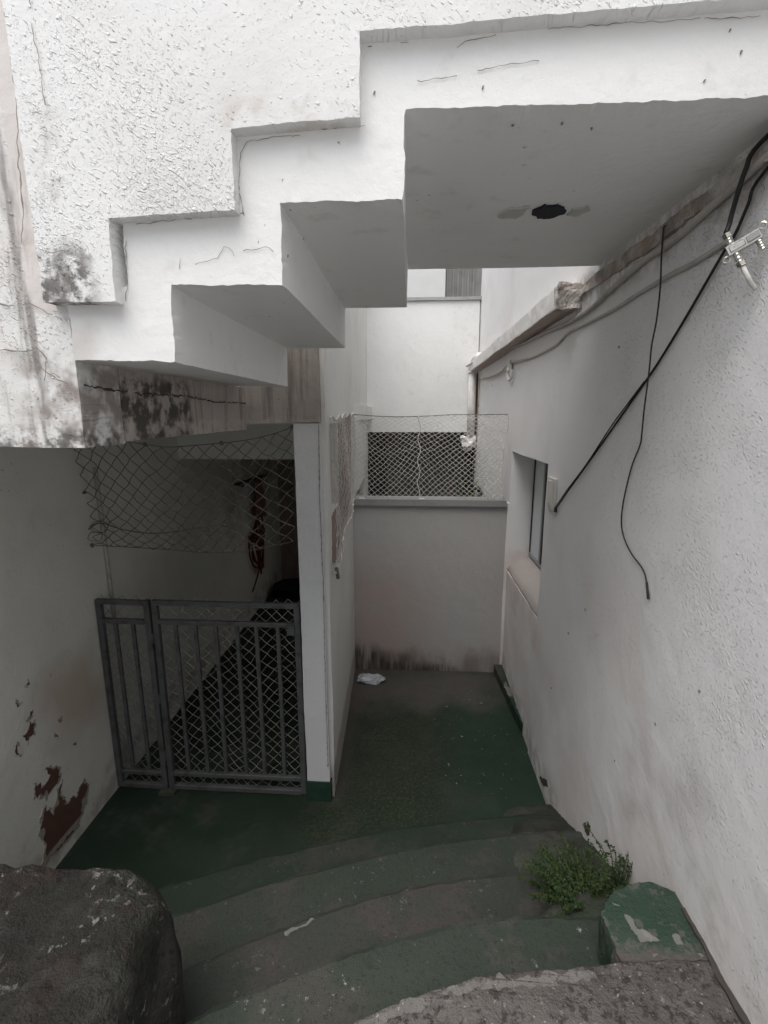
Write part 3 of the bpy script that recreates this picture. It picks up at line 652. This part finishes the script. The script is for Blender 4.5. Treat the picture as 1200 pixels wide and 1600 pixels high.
def gate_net(u, v):
    x = -1.84 + u * 1.21; z = .01 + v * 1.28
    b = .03 * math.sin(u * 9) * math.sin(v * 7 + u * 4)
    return (x, GY + .035 + .012 * math.sin(u * 23 + v * 9), z + .012 * math.sin(u * 14 + 1) + b * .25)
bm = bmesh.new(); net(bm, gate_net, 17, 18, .0018, .005, 3)
tag(obj('chain_link_netting', bm, M['wire']), 'grey chain link netting tied to the back of the metal gate', 'netting')

# ------------------------------------------------------------------ nettings
def lerp_list(pts, t):
    x = t * (len(pts) - 1); i = min(int(x), len(pts) - 2); return pts[i] + (pts[i + 1] - pts[i]) * (x - i)
TOP = [2.19, 2.21, 2.214, 2.18, 2.19, 2.205, 2.23, 2.285]; BOT = [1.615, 1.60, 1.59, 1.585, 1.585, 1.60, 1.62, 1.66]
def upper_net(u, v):
    x = -1.85 + u * 1.225 + .02 * (1 - v) * math.sin(u * 5)
    t, b = lerp_list(TOP, u), lerp_list(BOT, u)
    vv = v ** (1.25 - .25 * u)
    return (x + (.03 * (1 - v) if u < .1 else 0), 2.50 + .04 * math.sin(u * 6 + v * 3) + .03 * (1 - v), b + (t - b) * vv)
nt = thing('hanging_net', 'dark cord net hung loosely under the stained beam above the gate', 'net')
bm = bmesh.new(); net(bm, upper_net, 14, 8, .0028, .007, 5); obj('mesh', bm, M['dark_cord'], nt)
cable('top_rope', [upper_net(u, 1.0) for u in lin(0, 1, .09)], .0028, M['dark_cord'], nt, 4, 5)
cable('bottom_rope', [upper_net(u, 0.0) for u in lin(0, 1, .09)], .0026, M['dark_cord'], nt, 4, 5)
cable('gathered_rope', [(-1.80, 2.49, 1.72), (-1.72, 2.48, 1.76), (-1.6, 2.48, 1.725), (-1.45, 2.48, 1.705), (-1.3, 2.48, 1.715), (-1.15, 2.49, 1.74), (-1.0, 2.49, 1.75)], .004, M['dark_cord'], nt, 5, 5)
for (x, y_, z) in [upper_net(u, v) for u, v in ((0, .6), (0, 0), (.36, 1), (.68, 1), (1, 1), (.60, .26))]:
    bm = bmesh.new(); bmesh.ops.create_icosphere(bm, subdivisions=2, radius=.012, matrix=Matrix.Translation((x, y_, z)))
    for v in bm.verts: v.co += nz3(v.co, 60) * .006
    obj('knot', bm, M['dark_cord'], nt)
for (a, b) in (((-1.72, 2.47, 1.76), .05), ((-1.76, 2.48, 1.70), .04)):
    cable('loose_loop', [(a[0] + b * math.cos(t), a[1] + .01 * math.sin(3 * t), a[2] - .02 + b * .7 * math.sin(t)) for t in lin(0, 6.6, .6)], .0022, M['dark_cord'], nt, 4, 5)

def front_net(u, v):
    x = -.475 + u * 1.275
    sag = -.018 * math.sin(math.pi * min(1, u * 1.6)) if v > .5 else 0
    lu = u / .43 if u < .43 else (u - .43) / .57
    q = 1 - (1 - v) ** 1.35 - .075 * math.sin(math.pi * lu) * math.sin(v * 3.1)
    return (x + .015 * math.sin(v * 6 + u * 3), 4.045 + .03 * math.sin(u * 7) * math.sin(v * 3), 1.64 + .715 * q + sag * v)
fnet = thing('parapet_net', 'pale cord net strung above the parapet wall at the end of the passageway', 'net')
bm = bmesh.new(); net(bm, front_net, 24, 17, .0024, .004, 8); obj('mesh', bm, M['pale_cord'], fnet)
cable('top_rope', [front_net(u, 1.0) for u in lin(0, 1, .08)], .003, M['dark_cord'], fnet, 4, 5)
cable('seam_rope', [(.075 + .012 * math.sin(k * 1.7), 4.035, z) for k, z in enumerate(lin(1.64, 2.345, .05))], .0045, M['pale_cord'], fnet, 4, 5)
cable('side_rope', [front_net(1.0, v) for v in lin(0, 1, .12)], .003, M['pale_cord'], fnet, 4, 5)
def side_net(u, v):
    y = 2.62 + u * 1.40; zb = lerp_list([1.44, 1.50, 1.56, 1.60, 1.64], u); zt = 2.33 + .03 * u
    return (-.425 - .03 * (y - 2.5) + .010 * math.sin(u * 11 + v * 5), y, zb + (zt - zb) * v)
sn = thing('side_net', 'frayed net hung over the opening in the dividing wall', 'net')
bm = bmesh.new(); net(bm, side_net, 24, 16, .0017, .004, 9); obj('mesh', bm, M['pale_cord'], sn)
cable('top_rope', [Vector(side_net(u, 1.0)) + Vector((.0, 0, .012 * math.sin(u * 40))) for u in lin(0, 1, .03)], .005, M['pale_cord'], sn, 3, 5)
cable('bottom_rope', [Vector(side_net(u, 0.0)) + Vector((.004 * math.sin(u * 60), 0, .01 * math.sin(u * 47))) for u in lin(0, 1, .03)], .006, M['pale_cord'], sn, 3, 5)
cable('corner_tassel', [(-.425, 2.64, 1.47), (-.42, 2.64, 1.43), (-.42, 2.66, 1.40)], [.012] * 13, M['dark_cord'], sn, 6, 6)

# ------------------------------------------------------------------ pipe, cables, splitter, box on the right wall
dp = thing('downpipe', 'white plastic downpipe in the corner of the light well', 'pipe')
bm = bmesh.new(); tube(bm, [(.775, 6.22, 2.02), (.775, 6.22, 2.90)], .048, 20); obj('pipe', bm, M['pvc'], dp, True)
bm = bmesh.new(); tube(bm, catmull([(.775, 6.22, 2.86), (.775, 6.22, 2.95), (.79, 6.17, 3.0), (.80, 6.05, 3.02), (.80, 5.9, 3.02)], 5), .056, 20); obj('elbow', bm, M['pvc'], dp, True)
bm = bmesh.new(); tube(bm, [(.775, 6.22, 2.86), (.775, 6.22, 2.885)], .06, 20); obj('collar', bm, M['pvc'], dp, True)
bm = bmesh.new(); bar(bm, (.838, 6.25, 2.05), (.838, 6.25, 2.88), .022, .02); obj('rust_strip', bm, M['rust'], dp)
bm = bmesh.new(); bmesh.ops.create_icosphere(bm, subdivisions=3, radius=.10, matrix=Matrix.Translation((.76, 6.24, 2.0)))
for v in bm.verts: v.co += nz3(v.co, 12) * .05
obj('mortar_lump', bm, M['pvc'], dp)

cable('painted_conduit', [(.70, 6.25, 2.95), (.80, 5.59, 2.99), (.80, 4.625, 2.93), (.84, 3.95, 2.883), (.846, 3.22, 2.86), (.846, 2.77, 2.838), (.846, 2.44, 2.842), (.846, 2.26, 2.865), (.846, 1.945, 2.902), (.846, 1.727, 2.905), (.846, 1.56, 2.926), (.846, 1.43, 2.943), (.846, 1.0, 3.0)], .012, M['grey_cable'], None, 6, 10)
tag(bpy.data.objects['painted_conduit'], 'thick white painted conduit running along the cornice of the right wall', 'conduit')
cable('painted_cable', [(.838, 6.05, 2.45), (.838, 6.05, 2.70), (.838, 5.98, 2.775), (.838, 5.42, 2.75), (.838, 4.68, 2.742), (.84, 4.34, 2.777), (.84, 4.06, 2.774), (.853, 3.6, 2.747), (.853, 3.00, 2.751), (.853, 2.77, 2.788), (.853, 2.49, 2.786), (.853, 2.19, 2.785), (.853, 1.964, 2.796), (.853, 1.742, 2.803), (.853, 1.6, 2.801), (.853, 1.48, 2.807), (.85, 1.43, 2.81)], .008, M['grey_cable'], None, 6, 8)
tag(bpy.data.objects['painted_cable'], 'thin painted cable sagging below the conduit on the right wall', 'cable')
cl = thing('cable_clip', 'torn white cable clip on the wall below the cornice', 'clip')
bm = bmesh.new(); gbox(bm, .825, .85, 4.2, 4.29, 2.72, 2.80, .02); 
for v in bm.verts: v.co += nz3(v.co, 25) * .012
obj('clip_body', bm, M['white_cable'], cl)
cable('cable_tail', [(.835, 4.25, 2.75), (.83, 4.27, 2.69), (.835, 4.22, 2.64), (.84, 4.16, 2.66), (.84, 4.14, 2.72)], .012, M['white_cable'], cl, 5, 8)
C_TOP = (.769, 1.320, 2.788)
cable('coaxial_cable', [(.83, 1.10, 3.008), (.826, 1.33, 2.985), (.822, 1.365, 2.945), (.815, 1.372, 2.895), (.795, 1.35, 2.845), (.778, 1.327, 2.81), C_TOP], .006, M['black_cable'], None, 6, 8)
tag(bpy.data.objects['coaxial_cable'], 'short black coaxial cable feeding the top of the metal splitter', 'cable')
cable('slanting_cable', [(.85, 1.05, 3.02), (.85, 1.339, 2.926), (.85, 1.382, 2.873), (.85, 1.418, 2.818), (.85, 1.473, 2.772), (.851, 1.6, 2.656), (.852, 1.741, 2.536), (.852, 1.838, 2.463), (.853, 2.076, 2.296), (.852, 2.325, 2.118), (.850, 2.56, 1.952), (.850, 2.74, 1.822), (.849, 2.765, 1.808)], .0042, M['black_cable'], None, 6, 8)
tag(bpy.data.objects['slanting_cable'], 'thick black cable slanting down the right wall to the socket box', 'cable')
cable('companion_cable', [(.852, 1.838, 2.470), (.846, 1.95, 2.388), (.845, 2.076, 2.302), (.845, 2.325, 2.114), (.845, 2.56, 1.958), (.847, 2.75, 1.825)], .0026, M['black_cable'], None, 6, 8)
tag(bpy.data.objects['companion_cable'], 'thinner black cable taped along the slanting cable on the right wall', 'cable')
thin = [(1.77, 2.944), (1.765, 2.869), (1.75, 2.766), (1.751, 2.665), (1.766, 2.585), (1.764, 2.499), (1.77, 2.369), (1.815, 2.277), (1.821, 2.237), (1.868, 2.153), (1.905, 2.021), (1.906, 1.929), (1.87, 1.873), (1.794, 1.829), (1.696, 1.798), (1.658, 1.758), (1.63, 1.713)]
hc = thing('hanging_cable', 'thin dark cable dangling loose down the middle of the right wall', 'cable')
cable('cord', [(.86, 1.80, 2.975), (.838, 1.785, 2.965)] + [(.83 if i < 7 else .852, y, z) for i, (y, z) in enumerate(thin)], .0028, simple('brown_cord', (.04, .026, .022), .6), hc, 6, 6)
cable('plug_end', [(.852, 1.660, 1.762), (.85, 1.645, 1.738), (.85, 1.635, 1.715), (.85, 1.632, 1.708)], .0042, M['black_cable'], hc, 4, 8)

# splitter: body plate with ears, raised label face, four threaded connectors
sp = thing('cable_splitter', 'small nickel coaxial splitter hanging beside the upper right cables', 'splitter')
C0 = Vector((.80, 1.296, 2.757)); un = Vector((-.61, -.79, 0)); rt_ = Vector((.79, -.61, 0)); up_ = Vector((0, 0, 1))
ux = rt_ * .90 + up_ * .44; uz = rt_ * -.44 + up_ * .90
def sbox(name, cx, cz, w, h, d, off=0, mat='steel'):
    bm = bmesh.new(); c = C0 + ux * cx + uz * cz + un * off
    bar(bm, c - ux * w / 2, c + ux * w / 2, h, d, un); bmesh.ops.bevel(bm, geom=list(bm.edges), offset=.0015, segments=1, affect='EDGES')
    return obj(name, bm, M[mat], sp)
def scyl(name, cx, cz, dx, dz, r, mat='steel', sides=12):
    bm = bmesh.new(); a = C0 + ux * cx + uz * cz; b = a + ux * dx + uz * dz
    n = 7; tube(bm, [a.lerp(b, k / n) for k in range(n + 1)], [r * (1 + .14 * (k % 2)) for k in range(n + 1)], sides)
    return obj(name, bm, M[mat], sp)
sbox('body', 0, 0, .070, .026, .018); sbox('label_face', -.013, 0, .032, .016, .003, .0105); sbox('label_face', .019, 0, .026, .016, .003, .0105, 'aluminium')
scyl('connector', -.022, .013, 0, .030, .007); scyl('connector', -.020, -.013, 0, -.034, .007); scyl('connector', .026, -.013, 0, -.024, .007)
scyl('nut', -.022, .030, 0, .012, .0095, sides=6); scyl('nut', -.020, -.036, 0, -.012, .0095, sides=6)
for cx, cz in ((-.042, -.016), (.042, .014)):
    bm = bmesh.new(); c = C0 + ux * cx + uz * cz
    tube(bm, [c + (ux * math.cos(t) + uz * math.sin(t)) * .007 for t in lin(0, 2 * math.pi, .5)], .0028, 6); obj('ear', bm, M['steel'], sp)
cable('white_lead', [C0 + ux * -.020 + uz * -.046, C0 + ux * -.019 + uz * -.075, C0 + ux * -.019 + uz * -.09 - un * .01, C0 + ux * -.016 + uz * -.105 - un * .03], .0055, M['white_cable'], sp, 5, 8)

sb = thing('socket_box', 'small white cable socket box beside the window on the right wall', 'socket box')
boxes('box', [(.843, .862, 2.77, 2.925, 1.795, 1.985)], M['plate'], sb, .03, .002, 5, None, .004)
boxes('lid', [(.838, .8425, 2.79, 2.905, 1.82, 1.965)], M['plate'], sb, .03, .001, 6)
boxes('cable_gland', [(.844, .858, 2.748, 2.769, 1.795, 1.82)], M['win_frame'], sb, .02, .001, 6)

# ------------------------------------------------------------------ things inside the undercroft
hk = thing('hook_rail', 'dark coat hook rail on the undercroft wall behind the net', 'hook rail')
bm = bmesh.new(); bar(bm, (-1.838, 4.85, 1.63), (-1.838, 5.85, 1.60), .025, .02, Vector((1, 0, 0))); obj('rail', bm, M['win_frame'], hk)
for y in (4.9, 5.12, 5.34, 5.56, 5.78):
    cable('hook', [(-1.83, y, 1.62), (-1.80, y, 1.61), (-1.77, y, 1.60), (-1.765, y, 1.64)], .008, M['win_frame'], hk, 4, 6)
bm = bmesh.new(); V = {}
for i in range(15):
    for j in range(15):
        u, v = i / 14, j / 14
        w = .10 + .12 * v
        V[i, j] = bm.verts.new((-1.80 + .03 * math.sin(u * 13 + v * 2) * (.3 + v), 5.45 + (u - .5) * 2 * w + .03 * math.sin(v * 4), 1.60 - .42 * v + .05 * math.sin(u * 5) * v))
for i in range(14):
    for j in range(14): bm.faces.new((V[i, j], V[i + 1, j], V[i + 1, j + 1], V[i, j + 1]))
ro = obj('hanging_rag', bm, M['rag'], None, True); ro.modifiers.new('solid', 'SOLIDIFY').thickness = .006
tag(ro, 'faded pink rag hanging from the hook rail', 'rag')
cc = thing('cord_coil', 'coiled dark red cord hanging on the undercroft wall', 'cord coil')
rnd = random.Random(3); pts = []
for k in range(46):
    t = k * .62; b = .17 + .05 * math.sin(k * .37); h = .26 + .08 * math.sin(k * .23 + 1)
    pts.append((-1.80 + .02 * math.sin(k), 5.35 + b * math.cos(t) + .05 * math.sin(k * .3), .95 + h * math.sin(t) - .05 * (k % 5)))
cable('coil', pts, .011, M['red_cord'], cc, 5, 6)
cable('tail', [(-1.78, 5.30, .95), (-1.77, 5.27, .72), (-1.78, 5.28, .55), (-1.79, 5.16, .42), (-1.79, 5.05, .36)], .010, M['red_cord'], cc, 5, 6)
bm = bmesh.new(); bmesh.ops.create_icosphere(bm, subdivisions=2, radius=.06, matrix=Matrix.Translation((-1.80, 5.38, .98)) @ Matrix.Diagonal((.4, 1, 1.6, 1)))
for v in bm.verts: v.co += nz3(v.co, 14) * .025
obj('wrapped_bundle', bm, M['rag'], cc)
tb = thing('low_black_tub', 'low black tub on the floor at the dark end of the undercroft', 'tub')
bm = bmesh.new(); rings = []
for r, z in ((.20, .0), (.24, .13), (.25, .135), (.235, .14), (.19, .02)):
    rings.append([bm.verts.new((-1.55 + r * math.cos(a * math.pi / 12), 5.9 + r * math.sin(a * math.pi / 12), z + .002)) for a in range(24)])
for a, b in zip(rings, rings[1:]):
    for i in range(24): bm.faces.new((a[i], a[(i + 1) % 24], b[(i + 1) % 24], b[i]))
bm.faces.new(rings[0]); bm.faces.new(rings[-1]); obj('tub_shell', bm, M['black_paint'], tb, True)

# ------------------------------------------------------------------ plastic film and litter on the floor
bm = bmesh.new(); bmesh.ops.create_icosphere(bm, subdivisions=4, radius=1, matrix=Matrix.Translation((-.33, 3.86, .018)) @ Matrix.Diagonal((.13, .075, .03, 1)))
for v in bm.verts:
    v.co += nz3(v.co, 14, 2) * .03 + nz3(v.co, 45, 2) * .012; v.co.z = max(v.co.z, .006)
tag(obj('plastic_film', bm, M['film'], None), 'crumpled pale plastic film on the floor against the parapet wall', 'plastic bag')

# ------------------------------------------------------------------ weed growing from the corner
def weed(name, label, cat, root, n, L, spread, leafn, size, mats, seed, lean=(0, 0)):
    t = thing(name, label, cat); rnd = random.Random(seed); sb_ = bmesh.new(); lb = [bmesh.new(), bmesh.new()]
    for k in range(n):
        a = rnd.uniform(0, 2 * math.pi); ll = L * rnd.uniform(.55, 1.1); sp_ = spread * rnd.uniform(.3, 1.0)
        base = Vector(root) + Vector((math.cos(a), math.sin(a), 0)) * rnd.uniform(0, .05)
        tip = base + Vector((math.cos(a) * sp_ + lean[0], math.sin(a) * sp_ + lean[1], ll * rnd.uniform(.35, 1.0)))
        mid = (base + tip) / 2 + Vector((0, 0, ll * .22))
        P = catmull([base, mid, tip], 7); tube(sb_, P, .0016, 4, False)
        for i in range(2, len(P)):
            for q in range(leafn):
                d = (P[i] - P[i - 1]).normalized(); ang = rnd.uniform(0, 6.28)
                o = d.orthogonal().normalized(); o.rotate(Matrix.Rotation(ang, 3, d)); ldir = (o + d * rnd.uniform(.1, .7) + Vector((0, 0, -.15))).normalized()
                w = ldir.cross(Vector((rnd.uniform(-.5, .5), rnd.uniform(-.5, .5), 1))).normalized(); s = size * rnd.uniform(.6, 1.3)
                p0 = P[i].lerp(P[i - 1], rnd.random()); pts = [p0, p0 + ldir * s * .45 + w * s * .33, p0 + ldir * s, p0 + ldir * s * .45 - w * s * .33]
                b = lb[0 if rnd.random() < .6 else 1]; up = ldir.cross(w) * s * .12
                vv = [b.verts.new(pts[0]), b.verts.new(pts[1] + up), b.verts.new(pts[2]), b.verts.new(pts[3] + up)]
                b.faces.new((vv[0], vv[1], vv[2])); b.faces.new((vv[0], vv[2], vv[3]))
    obj('stems', sb_, M['stem'], t)
    for b, m in zip(lb, mats): obj('foliage', b, M[m], t)
    return t
weed('weed_clump', 'bushy green weed growing from the corner beside the painted ledge', 'plant', (.66, 1.44, .53), 135, .18, .19, 6, .011, ('leaf', 'leaf_dark'), 4, (-.02, .05))
weed('weed_spray', 'small feathery weed spray climbing against the right wall above the clump', 'plant', (.80, 1.52, .60), 18, .17, .10, 3, .010, ('leaf_dark', 'leaf_dark'), 8, (-.01, .05))
weed('parapet_plant', 'small green plant behind the netting at the right end of the parapet', 'plant', (.72, 5.6, 1.0), 24, .75, .18, 4, .05, ('leaf_dark', 'leaf'), 9)
